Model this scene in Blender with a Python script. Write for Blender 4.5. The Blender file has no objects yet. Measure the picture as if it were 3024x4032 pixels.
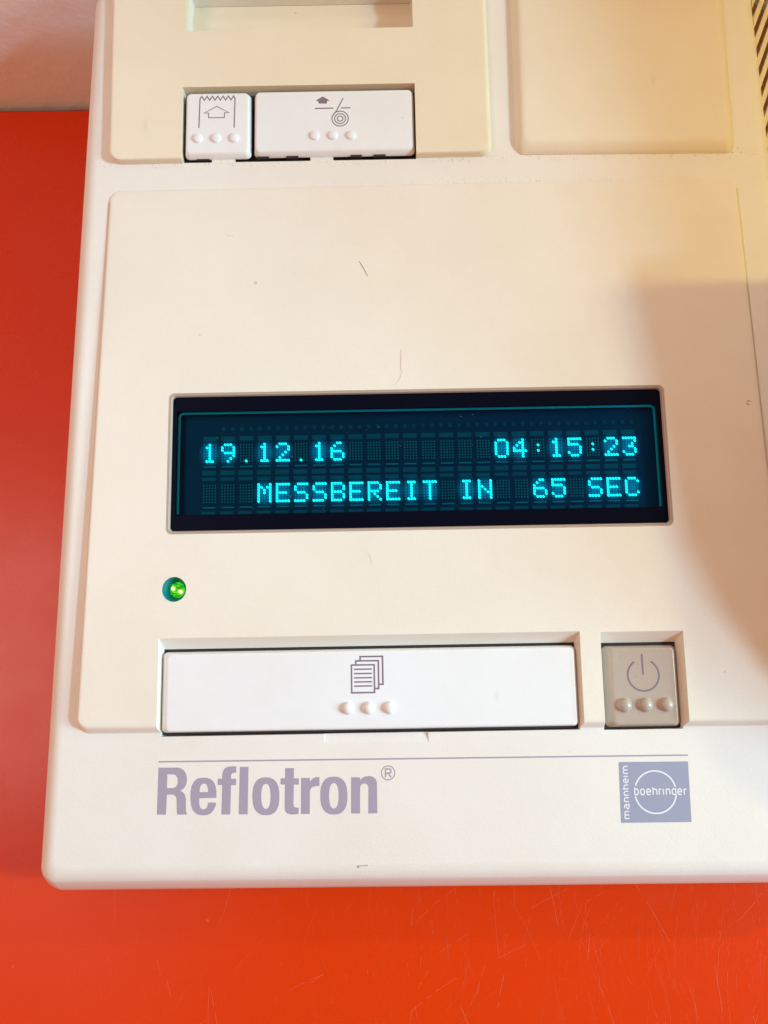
import bpy, bmesh, math, random
from mathutils import Vector, Matrix
from mathutils.geometry import tessellate_polygon
random.seed(4)
C = bpy.context.scene.collection
S = 0.001                                   # everything below is written in millimetres
TILT = math.radians(6.0)                    # the analyser's face slopes down towards the front
RISE = 52.0                                 # height of the face above the table at its own origin
FACE = Matrix.Translation((0, 0, RISE*S)) @ Matrix.Rotation(TILT, 4, 'X')

# ------------------------------------------------------------------ camera
def face_dir(v): return (FACE.to_3x3() @ Vector(v)).normalized()
cd = bpy.data.cameras.new('camera'); cam = bpy.data.objects.new('camera', cd); C.objects.link(cam)
th, ro = math.radians(8.4), math.radians(1.0)
fw = Vector((0, math.sin(th), -math.cos(th))); up = Vector((0, math.cos(th), math.sin(th))); rt = Vector((1, 0, 0))
r2 = rt*math.cos(ro) - up*math.sin(ro); u2 = up*math.cos(ro) + rt*math.sin(ro)
R = Matrix((face_dir(r2), face_dir(u2), -face_dir(fw))).transposed().to_4x4()
cam.matrix_world = Matrix.Translation(FACE @ Vector((0, 0, .339))) @ R
cd.sensor_fit = 'VERTICAL'; cd.sensor_height = 36; cd.lens = 36*3028/4032
cd.clip_start = .01; cd.clip_end = 50
bpy.context.scene.camera = cam

# ------------------------------------------------------------------ light
w = bpy.data.worlds.new('World'); bpy.context.scene.world = w; w.use_nodes = True
w.node_tree.nodes['Background'].inputs[0].default_value = (1.0, .37, .115, 1)
w.node_tree.nodes['Background'].inputs[1].default_value = .505
def area(name, pos, target, size, power, col, sy=None):
    l = bpy.data.lights.new(name, 'AREA'); l.size = size; l.energy = power; l.color = col
    if sy: l.shape = 'RECTANGLE'; l.size_y = sy
    o = bpy.data.objects.new(name, l); C.objects.link(o); o.location = pos
    o.rotation_euler = (Vector(target)-Vector(pos)).to_track_quat('-Z', 'Y').to_euler(); return o
def polar(c, az, el, d):
    az, el = math.radians(az), math.radians(el)
    return (c[0]+d*math.cos(el)*math.cos(az), c[1]+d*math.cos(el)*math.sin(az), c[2]+d*math.sin(el))
def fpt(x, y, z): return tuple(FACE @ Vector((x*S, y*S, z*S)))
ctr = fpt(0, 80, 0)
A = Vector((math.cos(math.radians(35))*math.cos(math.radians(-3)), math.cos(math.radians(35))*math.sin(math.radians(-3)), math.sin(math.radians(35))))*3600
area('window_light', fpt(A.x, 80+A.y, A.z), ctr, .29, 89, (.45, .80, 1.0))
A2 = Vector((math.cos(math.radians(22)), -.10, math.sin(math.radians(22))))*2400
area('low_window_light', fpt(A2.x, 40+A2.y, A2.z), ctr, .55, 53, (.42, .80, 1.0))
area('glare_fill_light', (-.58, -.36, 1.15), ctr, .40, .40, (.72, .88, 1))  # unseen soft lamp placed to mirror as glare at the front left
area('haze_fill_light', (-.82, .08, 1.15), (-.25, .20, 0), .55, 4.4, (1, .90, .82), .5)  # unseen lamp added for haze on the table and a lighter wall
pl_ = bpy.data.lights.new('lamp_light', 'POINT'); pl_.energy = 1.6; pl_.color = (1.0, .84, .24); pl_.shadow_soft_size = .009
po = bpy.data.objects.new('lamp_light', pl_); C.objects.link(po); po.location = fpt(420, 161, 217)
sc = bpy.context.scene
sc.view_settings.view_transform = 'Standard'; sc.view_settings.look = 'None'
sc.view_settings.exposure = 0; sc.view_settings.gamma = 1
sc.cycles.max_bounces = 8; sc.cycles.transparent_max_bounces = 12

# ------------------------------------------------------------------ materials
def nodes(name):
    m = bpy.data.materials.new(name); m.use_nodes = True; nt = m.node_tree
    return m, nt, nt.nodes['Principled BSDF']
def lk(nt, a, b): nt.links.new(a, b)
def node(nt, t, **k):
    n = nt.nodes.new(t)
    for a, v in k.items(): setattr(n, a, v)
    return n
def noise(nt, vec, scale, detail=3, rough=.5):
    n = node(nt, 'ShaderNodeTexNoise'); n.inputs['Scale'].default_value = scale
    n.inputs['Detail'].default_value = detail; n.inputs['Roughness'].default_value = rough
    lk(nt, vec, n.inputs['Vector']); return n.outputs['Fac']
def ramp(nt, fac, stops):
    r = node(nt, 'ShaderNodeValToRGB'); e = r.color_ramp.elements
    while len(e) < len(stops): e.new(.5)
    for i, (p, c) in enumerate(stops):
        e[i].position = p; e[i].color = (c, c, c, 1) if not isinstance(c, tuple) else (*c, 1)
    lk(nt, fac, r.inputs[0]); return r.outputs[0]
def mixc(nt, f, a, b, mode='MIX'):
    m = node(nt, 'ShaderNodeMix', data_type='RGBA', blend_type=mode)
    for s, v in ((m.inputs[0], f), (m.inputs[6], a), (m.inputs[7], b)):
        if hasattr(v, 'links'): lk(nt, v, s)
        else: s.default_value = v if isinstance(v, float) else (*v, 1)
    return m.outputs[2]
def math_(nt, op, a, b=None, c=None):
    m = node(nt, 'ShaderNodeMath', operation=op)
    for i, v in enumerate((a, b, c)):
        if v is None: continue
        if hasattr(v, 'links'): lk(nt, v, m.inputs[i])
        else: m.inputs[i].default_value = v
    return m.outputs[0]
def plastic(name, col, rough=.42, grain=1100, bump=.13, specks=True, grime=False, spec=.5):
    m, nt, b = nodes(name)
    co = node(nt, 'ShaderNodeTexCoord').outputs['Object']
    big = ramp(nt, noise(nt, co, 14, 5, .6), [(.3, 0.), (.7, 1.)])
    c = mixc(nt, big, (col[0]*.955, col[1]*.94, col[2]*.90), tuple(min(1, v*1.015) for v in col))
    c = mixc(nt, math_(nt, 'MULTIPLY', ramp(nt, noise(nt, co, 420, 4, .7), [(.35, 0.), (.75, 1.)]), .07), c, tuple(v*.8 for v in col))
    if specks:
        vo = node(nt, 'ShaderNodeTexVoronoi', feature='F1'); vo.inputs['Scale'].default_value = 75
        lk(nt, co, vo.inputs['Vector'])
        sep = node(nt, 'ShaderNodeSeparateColor'); lk(nt, vo.outputs['Color'], sep.inputs[0])
        size = math_(nt, 'MULTIPLY', ramp(nt, sep.outputs[0], [(.72, 0.), (1., 1.)]), .035)
        dot = math_(nt, 'LESS_THAN', vo.outputs['Distance'], size)
        dot = math_(nt, 'MULTIPLY', dot, .55)
        c = mixc(nt, dot, c, (.22, .17, .13))
        vo2 = node(nt, 'ShaderNodeTexVoronoi', feature='F1'); vo2.inputs['Scale'].default_value = 28
        mp = node(nt, 'ShaderNodeMapping'); mp.inputs['Scale'].default_value = (2.2, .8, 1); mp.inputs['Rotation'].default_value = (0, 0, .5)
        lk(nt, co, mp.inputs[0]); lk(nt, mp.outputs[0], vo2.inputs['Vector'])
        sm = ramp(nt, vo2.outputs['Distance'], [(0., .16), (.09, 0.)])
        sm = math_(nt, 'MULTIPLY', sm, ramp(nt, noise(nt, co, 30), [(.55, 0.), (.62, 1.)]))
        c = mixc(nt, sm, c, (.35, .29, .22))
    if grime:
        sx = node(nt, 'ShaderNodeSeparateXYZ'); lk(nt, co, sx.inputs[0])
        def band(v, a, bb, c2, d):
            mr = node(nt, 'ShaderNodeMapRange'); lk(nt, v, mr.inputs[0])
            mr.inputs[1].default_value = a; mr.inputs[2].default_value = bb
            mr2 = node(nt, 'ShaderNodeMapRange'); lk(nt, v, mr2.inputs[0])
            mr2.inputs[1].default_value = c2; mr2.inputs[2].default_value = d
            mr2.inputs[3].default_value = 1; mr2.inputs[4].default_value = 0
            return math_(nt, 'MULTIPLY', mr.outputs[0], mr2.outputs[0])
        n = ramp(nt, noise(nt, co, 700, 6, .75), [(.57, 0.), (.68, 1.)])
        by = math_(nt, 'MULTIPLY', band(sx.outputs[1], .2055, .207, .2085, .2115), band(sx.outputs[0], -.06, .05, .10, .165))
        by2 = band(sx.outputs[1], .2165, .2195, .221, .2225)
        g = math_(nt, 'MULTIPLY', n, math_(nt, 'MAXIMUM', by, by2))
        c = mixc(nt, math_(nt, 'MULTIPLY', g, .75), c, (.30, .17, .09))
    lk(nt, c, b.inputs['Base Color'])
    lk(nt, math_(nt, 'ADD', rough-.09, math_(nt, 'MULTIPLY', noise(nt, co, 22, 5, .6), .18)), b.inputs['Roughness'])
    b.inputs['Specular IOR Level'].default_value = spec
    bp = node(nt, 'ShaderNodeBump'); bp.inputs['Strength'].default_value = bump; bp.inputs['Distance'].default_value = .0004
    lk(nt, noise(nt, co, grain, 2), bp.inputs['Height']); lk(nt, bp.outputs[0], b.inputs['Normal'])
    return m
def plain(name, col, rough=.5, emis=None, es=1, spec=.5):
    m, nt, b = nodes(name); b.inputs['Base Color'].default_value = (*col, 1); b.inputs['Roughness'].default_value = rough
    b.inputs['Specular IOR Level'].default_value = spec
    if emis: b.inputs['Emission Color'].default_value = (*emis, 1); b.inputs['Emission Strength'].default_value = es
    return m
M = {}
M['body'] = plastic('cream_plastic', (.795, .785, .755), grime=True)
M['panel'] = plastic('panel_plastic', (.80, .765, .69))
M['cover'] = plastic('yellowed_plastic', (.80, .73, .58), rough=.5)
M['lid'] = plastic('lid_plastic', (.79, .74, .62), rough=.5)
M['key'] = plastic('white_key_plastic', (.80, .835, .88), rough=.33, bump=.05)
M['powerkey'] = plastic('grey_key_plastic', (.45, .385, .335), rough=.28, bump=.04, specks=False)
M['dark'] = plain('cavity_shade', (.022, .016, .013), .8)  # near-black that paints shade into gaps, slots and openings
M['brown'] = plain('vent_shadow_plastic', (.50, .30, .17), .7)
M['trim'] = plastic('bezel_plastic', (.47, .385, .325), rough=.45, grain=500, bump=.25)
M['black'] = plain('display_mask', (.001, .0025, .010), .35, spec=.06)
M['ink'] = plain('lilac_print', (.345, .32, .415), .5)
M['ink2'] = plain('lilac_logo_print', (.305, .33, .455), .5)
M['inkpale'] = plain('pale_print', (.78, .80, .84), .5)
M['sym'] = plain('grey_print', (.20, .155, .19), .55)
M['grey'] = plastic('plain_grey_paint', (.25, .22, .2), specks=False)
M['hair'] = plain('hair', (.25, .06, .03), .5)
M['hair2'] = plain('pale_hair', (.62, .38, .32), .5)
M['edge'] = plain('cyan_glass_edge', (.02, .50, .56), .35)
M['plate'] = plain('tube_back_plate', (.002, .025, .088), .6)
M['bar'] = plain('teal_electrode', (.01, .125, .185), .45)
M['thinbar'] = plain('pale_teal_electrode', (.02, .30, .36), .4)
M['dot'] = plain('unlit_phosphor', (.03, .30, .31), .6)
M['lit'] = plain('lit_phosphor', (.02, .3, .3), .6, (.04, 1.0, .90), 1.9)
m, nt, b = nodes('painted_halo'); co = node(nt, 'ShaderNodeTexCoord').outputs['Object']  # radial emission paints a glow halo around lit characters
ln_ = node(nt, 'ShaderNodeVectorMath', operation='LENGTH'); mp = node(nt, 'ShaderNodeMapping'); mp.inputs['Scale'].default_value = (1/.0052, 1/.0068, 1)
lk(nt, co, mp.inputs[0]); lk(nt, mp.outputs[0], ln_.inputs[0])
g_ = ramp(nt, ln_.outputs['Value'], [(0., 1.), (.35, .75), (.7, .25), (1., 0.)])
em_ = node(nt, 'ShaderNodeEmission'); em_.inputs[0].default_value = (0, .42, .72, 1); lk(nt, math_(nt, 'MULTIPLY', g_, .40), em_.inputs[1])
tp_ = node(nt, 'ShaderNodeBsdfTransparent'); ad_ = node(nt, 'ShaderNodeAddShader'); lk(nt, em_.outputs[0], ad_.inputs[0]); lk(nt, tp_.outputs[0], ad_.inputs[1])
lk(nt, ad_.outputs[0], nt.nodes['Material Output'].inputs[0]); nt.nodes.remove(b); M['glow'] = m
M['cup'] = plain('teal_cup', (.0, .17, .21), .25)
M['hot'] = plain('lamp_die', (.3, .6, .3), .5, (.75, 1, .45), 6.0)
# display filter: tinted, see-through
m = bpy.data.materials.new('blue_filter_glass'); m.use_nodes = True; nt = m.node_tree
nt.nodes.remove(nt.nodes['Principled BSDF'])
tr = node(nt, 'ShaderNodeBsdfTransparent'); tr.inputs[0].default_value = (.30, .86, .93, 1)
gl = node(nt, 'ShaderNodeBsdfGlossy'); gl.inputs[0].default_value = (.35, .30, .62, 1); gl.inputs['Roughness'].default_value = .08
fr = node(nt, 'ShaderNodeFresnel'); fr.inputs[0].default_value = 1.22
mx = node(nt, 'ShaderNodeMixShader'); lk(nt, fr.outputs[0], mx.inputs[0]); lk(nt, tr.outputs[0], mx.inputs[1]); lk(nt, gl.outputs[0], mx.inputs[2])
lk(nt, mx.outputs[0], nt.nodes['Material Output'].inputs[0]); M['glass'] = m
# green lamp body: streaked, lit from inside
m, nt, b = nodes('green_lamp'); co = node(nt, 'ShaderNodeTexCoord').outputs['Object']
mp = node(nt, 'ShaderNodeMapping'); mp.inputs['Rotation'].default_value = (0, 0, -.6); mp.inputs['Scale'].default_value = (1, 5, 1)
lk(nt, co, mp.inputs[0]); n = noise(nt, mp.outputs[0], 420, 2)
c = ramp(nt, n, [(.34, (.0, .16, .02)), (.50, (.02, .42, .01)), (.64, (.12, .85, .0))])
gsum = None
for px_, py_ in ((-.00125, .00055), (.0017, -.00075)):
    vd = node(nt, 'ShaderNodeVectorMath', operation='DISTANCE'); mp2 = node(nt, 'ShaderNodeMapping'); mp2.inputs['Scale'].default_value = (1, 1, 0)
    lk(nt, co, mp2.inputs[0]); lk(nt, mp2.outputs[0], vd.inputs[0]); vd.inputs[1].default_value = (px_, py_, 0)
    sc1 = math_(nt, 'MULTIPLY', vd.outputs['Value'], 600)
    q = ramp(nt, sc1, [(0., 1.), (.42, .9), (.75, .25), (1., 0.)])
    gsum = q if gsum is None else math_(nt, 'MAXIMUM', gsum, q)
c = mixc(nt, gsum, c, (.62, 1.0, .12))
b.inputs['Base Color'].default_value = (.0, .12, .02, 1); b.inputs['Roughness'].default_value = .15
lk(nt, c, b.inputs['Emission Color']); b.inputs['Emission Strength'].default_value = 1; M['green'] = m
# red table top
m, nt, b = nodes('red_laminate'); co = node(nt, 'ShaderNodeTexCoord').outputs['Object']
big = noise(nt, co, 5, 4)
c = mixc(nt, big, (.63, .034, .0015), (.69, .043, .002))
fine = ramp(nt, noise(nt, co, 260, 5, .7), [(.66, 0.), (.74, 1.)])
c = mixc(nt, math_(nt, 'MULTIPLY', fine, .16), c, (.25, .02, .01))
scr = None
for rot, sx_, sy_, sc_, wd in ((.05, 1, .05, 60, .010), (-.30, 1, .045, 48, .008), (.42, 1, .06, 42, .007), (1.2, 1, .08, 26, .006)):
    mp = node(nt, 'ShaderNodeMapping'); mp.inputs['Rotation'].default_value = (0, 0, rot); mp.inputs['Scale'].default_value = (sx_, sy_, 1)
    # rotate first, then stretch
    mp0 = node(nt, 'ShaderNodeMapping'); mp0.inputs['Rotation'].default_value = (0, 0, rot); mp.inputs['Rotation'].default_value = (0, 0, 0)
    lk(nt, co, mp0.inputs[0]); lk(nt, mp0.outputs[0], mp.inputs[0])
    f = noise(nt, mp.outputs[0], sc_, 2, .4)
    d = math_(nt, 'ABSOLUTE', math_(nt, 'SUBTRACT', f, .5))
    line = ramp(nt, d, [(0., 1.), (wd, 0.)])
    brk = ramp(nt, noise(nt, co, 38+rot*20, 3), [(.50, 0.), (.60, 1.)])
    line = math_(nt, 'MULTIPLY', line, brk)
    scr = line if scr is None else math_(nt, 'MAXIMUM', scr, line)
sxyz = node(nt, 'ShaderNodeSeparateXYZ'); lk(nt, co, sxyz.inputs[0])
mr = node(nt, 'ShaderNodeMapRange'); lk(nt, sxyz.outputs[0], mr.inputs[0]); mr.inputs[1].default_value = -.13; mr.inputs[2].default_value = .05
mr.inputs[3].default_value = .12; mr.inputs[4].default_value = 1
mr2 = node(nt, 'ShaderNodeMapRange'); lk(nt, sxyz.outputs[1], mr2.inputs[0]); mr2.inputs[1].default_value = -.05; mr2.inputs[2].default_value = -.11
worn = math_(nt, 'MULTIPLY', mr.outputs[0], mr2.outputs[0])
scr = math_(nt, 'MULTIPLY', math_(nt, 'MULTIPLY', scr, worn), .15)
c = mixc(nt, math_(nt, 'MULTIPLY', scr, .05), c, (.80, .30, .20))
vo = node(nt, 'ShaderNodeTexVoronoi', feature='F1'); vo.inputs['Scale'].default_value = 55; lk(nt, co, vo.inputs['Vector'])
sep = node(nt, 'ShaderNodeSeparateColor'); lk(nt, vo.outputs['Color'], sep.inputs[0])
dots = math_(nt, 'LESS_THAN', vo.outputs['Distance'], math_(nt, 'MULTIPLY', ramp(nt, sep.outputs[1], [(.6, 0.), (1., 1.)]), .035))
c = mixc(nt, math_(nt, 'MULTIPLY', dots, .5), c, (.55, .20, .12))
lk(nt, c, b.inputs['Base Color']); b.inputs['Specular IOR Level'].default_value = .34
lk(nt, math_(nt, 'ADD', math_(nt, 'MULTIPLY_ADD', noise(nt, co, 16, 5, .65), .22, .17), math_(nt, 'MULTIPLY', scr, .2)), b.inputs['Roughness'])
bp = node(nt, 'ShaderNodeBump'); bp.inputs['Strength'].default_value = .35; bp.inputs['Distance'].default_value = .0003
h = math_(nt, 'SUBTRACT', math_(nt, 'MULTIPLY', noise(nt, co, 350, 2), .08), scr); lk(nt, h, bp.inputs['Height']); lk(nt, bp.outputs[0], b.inputs['Normal'])
M['table'] = m
M['scratch'] = plain('scratch_edge', (.82, .16, .08), .28)
# plastered wall
m, nt, b = nodes('painted_plaster'); co = node(nt, 'ShaderNodeTexCoord').outputs['Object']
c = mixc(nt, noise(nt, co, 14, 4), (.80, .87, .88), (.87, .94, .95)); lk(nt, c, b.inputs['Base Color']); b.inputs['Roughness'].default_value = .8
bp = node(nt, 'ShaderNodeBump'); bp.inputs['Strength'].default_value = .35; bp.inputs['Distance'].default_value = .0018
lk(nt, noise(nt, co, 55, 6, .6), bp.inputs['Height']); lk(nt, bp.outputs[0], b.inputs['Normal']); M['wall'] = m

# ------------------------------------------------------------------ mesh helpers
BASE = Vector((25, -100, 0)); BASE.z = (0-RISE-BASE.y*math.sin(TILT))/math.cos(TILT)   # the root stands on the table under the front
def mesh(name, verts, faces, smooth=None):
    me = bpy.data.meshes.new(name); me.from_pydata([(x*S, y*S, z*S) for x, y, z in verts], [], faces); me.validate()
    bm = bmesh.new(); bm.from_mesh(me); bmesh.ops.recalc_face_normals(bm, faces=bm.faces[:]); bm.to_mesh(me); bm.free()
    if smooth: soften(me, smooth)
    return me
def soften(me, deg):
    me.shade_smooth(); me.set_sharp_from_angle(angle=math.radians(deg))
def link(name, me, mat, parent=None, loc=None):
    o = bpy.data.objects.new(name, me); C.objects.link(o)
    if mat is not None:
        if not me.materials: me.materials.append(M[mat])
    if parent is not None:
        o.parent = parent
        if parent is root: o.location = -BASE*S
    if loc is not None: o.location = o.location + Vector(loc)*S
    return o
root = bpy.data.objects.new('laboratory_analyser', None); C.objects.link(root)
root.matrix_world = FACE @ Matrix.Translation(BASE*S)
root.empty_display_size = .02
root['label'] = 'cream plastic laboratory analyser with blue dot matrix display on the red table'
root['category'] = 'analyser'
def B(y): return (y-204)*.0145              # the housing's top falls away slightly below the control panel

def outline(fl, fr, br, bl, r, ins=(0, 0, 0, 0), n=7):
    """rounded four-corner outline; ins = inset left, front, right, back"""
    l, f, ri, bk = ins
    P = [Vector((fl[0]+l, fl[1]+f)), Vector((fr[0]-ri, fr[1]+f)), Vector((br[0]-ri, br[1]-bk)), Vector((bl[0]+l, bl[1]-bk))]
    out = []
    for i in range(4):
        p, a, b = P[i], P[i-1], P[(i+1) % 4]
        u, v = (a-p).normalized(), (b-p).normalized()
        rr = r[i] if isinstance(r, (list, tuple)) else r
        cc = p+(u+v)*rr
        for k in range(n+1):
            t = k/n*math.pi/2
            out.append(cc - v*rr*math.cos(t) - u*rr*math.sin(t))
    return out
def loft(rings, cap0=True, cap1=True):
    v, f = [], []; n = len(rings[0])
    for r in rings: v += [tuple(p) for p in r]
    for k in range(len(rings)-1):
        for i in range(n):
            j = (i+1) % n; f.append((k*n+i, k*n+j, (k+1)*n+j, (k+1)*n+i))
    if cap0: f.append(tuple(range(n))[::-1])
    if cap1: f.append(tuple(range((len(rings)-1)*n, len(rings)*n)))
    return v, f
def rounded(c, levels, r):
    """c four corners; levels = [(insets, z or function of y, radius)] bottom to top"""
    rings = []
    for lv in levels:
        ins, z = lv[0], lv[1]; rr = lv[2] if len(lv) > 2 else r
        rings.append([(p.x, p.y, z(p.y) if callable(z) else z) for p in outline(*c, rr, ins)])
    return loft(rings)
def rect(x0, y0, x1, y1): return ((x0, y0), (x1, y0), (x1, y1), (x0, y1))
def bool_cut(o, cutters):
    for me in cutters:
        co_ = bpy.data.objects.new('cutter', me); C.objects.link(co_)
        co_.matrix_world = Matrix.Identity(4)
        tmp = bpy.data.objects.new('tmp', o.data); C.objects.link(tmp)
        md = tmp.modifiers.new('b', 'BOOLEAN'); md.object = co_; md.operation = 'DIFFERENCE'; md.solver = 'EXACT'
        bpy.context.view_layer.update()
        dg = bpy.context.evaluated_depsgraph_get()
        new = bpy.data.meshes.new_from_object(tmp.evaluated_get(dg))
        bpy.data.objects.remove(tmp); bpy.data.objects.remove(co_); o.data = new
    return o
def box(x0, y0, z0, x1, y1, z1):
    v = [(x, y, z) for z in (z0, z1) for y in (y0, y1) for x in (x0, x1)]
    return v, [(0, 2, 3, 1), (4, 5, 7, 6), (0, 1, 5, 4), (2, 6, 7, 3), (0, 4, 6, 2), (1, 3, 7, 5)]
def join(parts):
    V, F = [], []
    for v, f in parts:
        k = len(V); V += v; F += [tuple(i+k for i in q) for q in f]
    return V, F
def stroke(pts, wd, z, closed=False):
    """flat mitred line; z number or function"""
    pts = [Vector(p) for p in pts]; n = len(pts); L_, R_ = [], []
    for i, p in enumerate(pts):
        a = pts[i-1] if (i > 0 or closed) else None; b_ = pts[(i+1) % n] if (i < n-1 or closed) else None
        d1 = (p-a).normalized() if a is not None else None; d2 = (b_-p).normalized() if b_ is not None else None
        if d1 is None: d1 = d2
        if d2 is None: d2 = d1
        t = (d1+d2); t = t.normalized() if t.length > 1e-6 else d1
        nrm = Vector((-t.y, t.x)); k = 1/max(.45, nrm.dot(Vector((-d1.y, d1.x))))
        L_.append(p+nrm*wd/2*k); R_.append(p-nrm*wd/2*k)
    zz = (lambda q: z(q.y)) if callable(z) else (lambda q: z)
    v = [(q.x, q.y, zz(q)) for q in L_+R_]; f = []
    for i in range(n if closed else n-1):
        j = (i+1) % n; f.append((i, j, n+j, n+i))
    return v, f
def fill(loops, z):
    flat = [p for l in loops for p in l]
    tris = tessellate_polygon([[Vector((x, y, 0)) for x, y in l] for l in loops])
    zz = z if callable(z) else (lambda y: z)
    return [(x, y, zz(y)) for x, y in flat], [tuple(t) for t in tris]
def arc(cx, cy, rx, ry, a0, a1, n=40):
    return [(cx+rx*math.cos(math.radians(a0+(a1-a0)*k/n)), cy+ry*math.sin(math.radians(a0+(a1-a0)*k/n))) for k in range(n+1)]
def flat_mesh(name, parts):
    v, f = join(parts)
    me = bpy.data.meshes.new(name); me.from_pydata([(x*S, y*S, z*S) for x, y, z in v], [], f)
    bm = bmesh.new(); bm.from_mesh(me)
    for q in bm.faces:
        q.normal_update()
        if q.normal.z < 0: q.normal_flip()
    bm.to_mesh(me); bm.free(); return me
def dome(cx, cy, z, r, h, rings=7, seg=24):
    v, f = [], []
    prof = [(r*1.16, -.05), (r*1.05, .03*h), (r*.97, .14*h)] + [(r*.97*math.cos(t), h*(.14+.86*math.sin(t))) for t in [math.pi/2*k/rings for k in range(1, rings)]]
    for pr, pz in prof:
        for k in range(seg): v.append((cx+pr*math.cos(2*math.pi*k/seg), cy+pr*math.sin(2*math.pi*k/seg), z+pz))
    v.append((cx, cy, z+h))
    for a in range(len(prof)-1):
        for k in range(seg):
            j = (k+1) % seg; f.append((a*seg+k, a*seg+j, (a+1)*seg+j, (a+1)*seg+k))
    t = (len(prof)-1)*seg
    for k in range(seg): f.append((t+k, t+(k+1) % seg, len(v)-1))
    return v, f

# ------------------------------------------------------------------ housing
hc = ((-150.7, -113.3), (197.7, -115.5), (187.6, 313), (-140.0, 313))
def ground(y): return (1.0-RISE-y*math.sin(TILT))/math.cos(TILT)
levels = [((8, 8, 8, 4), ground, 9), ((4, 3.0, 4, 2), lambda y: max(ground(y)+3, B(y)-60), 8), ((.5, 0, .5, 0), lambda y: B(y)-20, 7),
          ((.0, 1.0, .0, 0), lambda y: B(y)-14, 7), ((.25, 3.2, .25, 0), lambda y: B(y)-9.6, 7), ((.9, 5.9, .9, 0), lambda y: B(y)-5.4, 7),
          ((1.8, 7.7, 1.8, .5), lambda y: B(y)-2.75, 6.5), ((2.4, 8.3, 2.4, .5), lambda y: B(y)-2.2, 6.2), ((4.0, 10.1, 4.0, 1), lambda y: B(y)-1.05, 5.5),
          ((5.6, 12.0, 5.6, 1.5), lambda y: B(y)-.35, 4.5), ((7.6, 14.0, 7.6, 2), B, 3.5), ((8.6, 15.0, 8.6, 3), B, 3)]
v, f = rounded(hc, levels, 7)
housing = link('housing', mesh('housing', v, f), None)
zt = .60                                    # control panel surface
def cut_box(x0, x1, y0, y1, z0, z1, ins, zc=-5, r=.8):
    """recess whose rim is chamfered: ins = l,f,r,b at depth zc"""
    c = rect(x0, y0, x1, y1)
    k = (z1-zt)/(zt-zc)
    up_ = tuple(-a*k for a in ins)
    return mesh('c', *rounded(c, [(ins, z0), (ins, zc), (up_, z1)], r))
def cutters_panel(g=0):
    return [cut_box(-98.9-g, 84.1+g, -45.8-g, -3.9+g, -16, 3, (1.0, .0, 1.4, 4.9), -5, .3),
            cut_box(93.0-g, 129.0+g, -46.2-g, -4.4+g, -16, 3, (.7, .0, 1.9, 4.9), -5, .3),
            mesh('c', *rounded(rect(-96.9-g, 41.6-g, 128.4+g, 106.3+g), [((0,)*4, -9), ((0,)*4, 3)], 2.6)),
            mesh('c', *loft([[(-92.75+(5.45+g)*math.cos(a*math.pi/24), 17.3+(5.45+g)*math.sin(a*math.pi/24), z) for a in range(48)] for z in (-9, 3)]))]
notch = mesh('c', *loft([[(-28.5, -44, 3), (18.5, -44, 3), (18.5, -50.2, 3), (-28.5, -50.2, 3)][::-1], [(-27.2, -44, B(-44)-1.5), (17.2, -44, B(-44)-1.5), (17.6, -50.0, B(-50)-.02), (-27.6, -50.0, B(-50)-.02)][::-1]]))
keycut = mesh('c', *rounded(rect(-93.08, 220.15, 18.38, 256.68), [((0,)*4, -12), ((0,)*4, 9)], .3))
traycut = mesh('c', *rounded(rect(-92.0, 286.0, 18.2, 311), [((0.3,)*4, -10.5), ((0,)*4, 9)], .8))
bool_cut(housing, cutters_panel(.08)+[notch, keycut, traycut])
housing.data.materials.append(M['body']); soften(housing.data, 22)
housing.parent = root; housing.location = -BASE*S

# control panel: a wedge lying on the housing, thicker towards the front
pc = ((-134.6, -44.0), (176.0, -45.6), (170.6, 208.2), (-128.2, 206.4))
def rise(fr): return lambda y: B(y)+(zt-B(y))*fr
pl = [((0, 0, 0, 0), lambda y: B(y)-1.2, 6), ((0, 0, 0, 0), rise(.02), 6), ((.3, .5, .3, .15), rise(.14), 5.8), ((.85, 1.6, .85, .45), rise(.60), 5.4),
      ((1.3, 2.3, 1.3, .8), rise(.87), 5), ((1.8, 2.9, 1.8, 1.2), rise(.97), 4.6), ((2.5, 3.5, 2.5, 1.8), zt, 4), ((3.7, 4.6, 3.7, 3), zt, 3)]
v, f = rounded(pc, pl, 6)
panel = link('control_panel', mesh('control_panel', v, f), None)
bool_cut(panel, cutters_panel())
panel.data.materials.append(M['panel']); soften(panel.data, 24)
panel.parent = root; panel.location = -BASE*S

# printer cover with the key opening and the paper tray opening
v, f = rounded(((-127.0, 219.8), (54.4, 220.8), (54.4, 312), (-127.6, 312)),
               [((0, 0, 0, 0), lambda y: B(y)-1, 5), ((0, 0, 0, 0), lambda y: B(y)+.6, 5), ((.1, .2, 1.2, 0), lambda y: B(y)+3.3, 5), ((.3, .5, 1.7, .3), lambda y: B(y)+3.8, 4.6), ((.8, 1.0, 2.3, .6), lambda y: B(y)+4, 4), ((1.5, 1.7, 3.2, 1), lambda y: B(y)+4, 3.5)], 5)
cover = link('printer_cover', mesh('printer_cover', v, f), None)
kc = mesh('c', *rounded(rect(-93.0, 212, 18.3, 256.6), [((0,)*4, -12), ((0,)*4, 9)], .3))
tc = mesh('c', *rounded(rect(-91.9, 286.1, 18.1, 310.9), [((0.25,)*4, -10.5), ((0,)*4, 9)], .8))
bool_cut(cover, [kc, tc])
cover.data.materials.append(M['cover']); soften(cover.data, 24)
cover.parent = root; cover.location = -BASE*S
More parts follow.
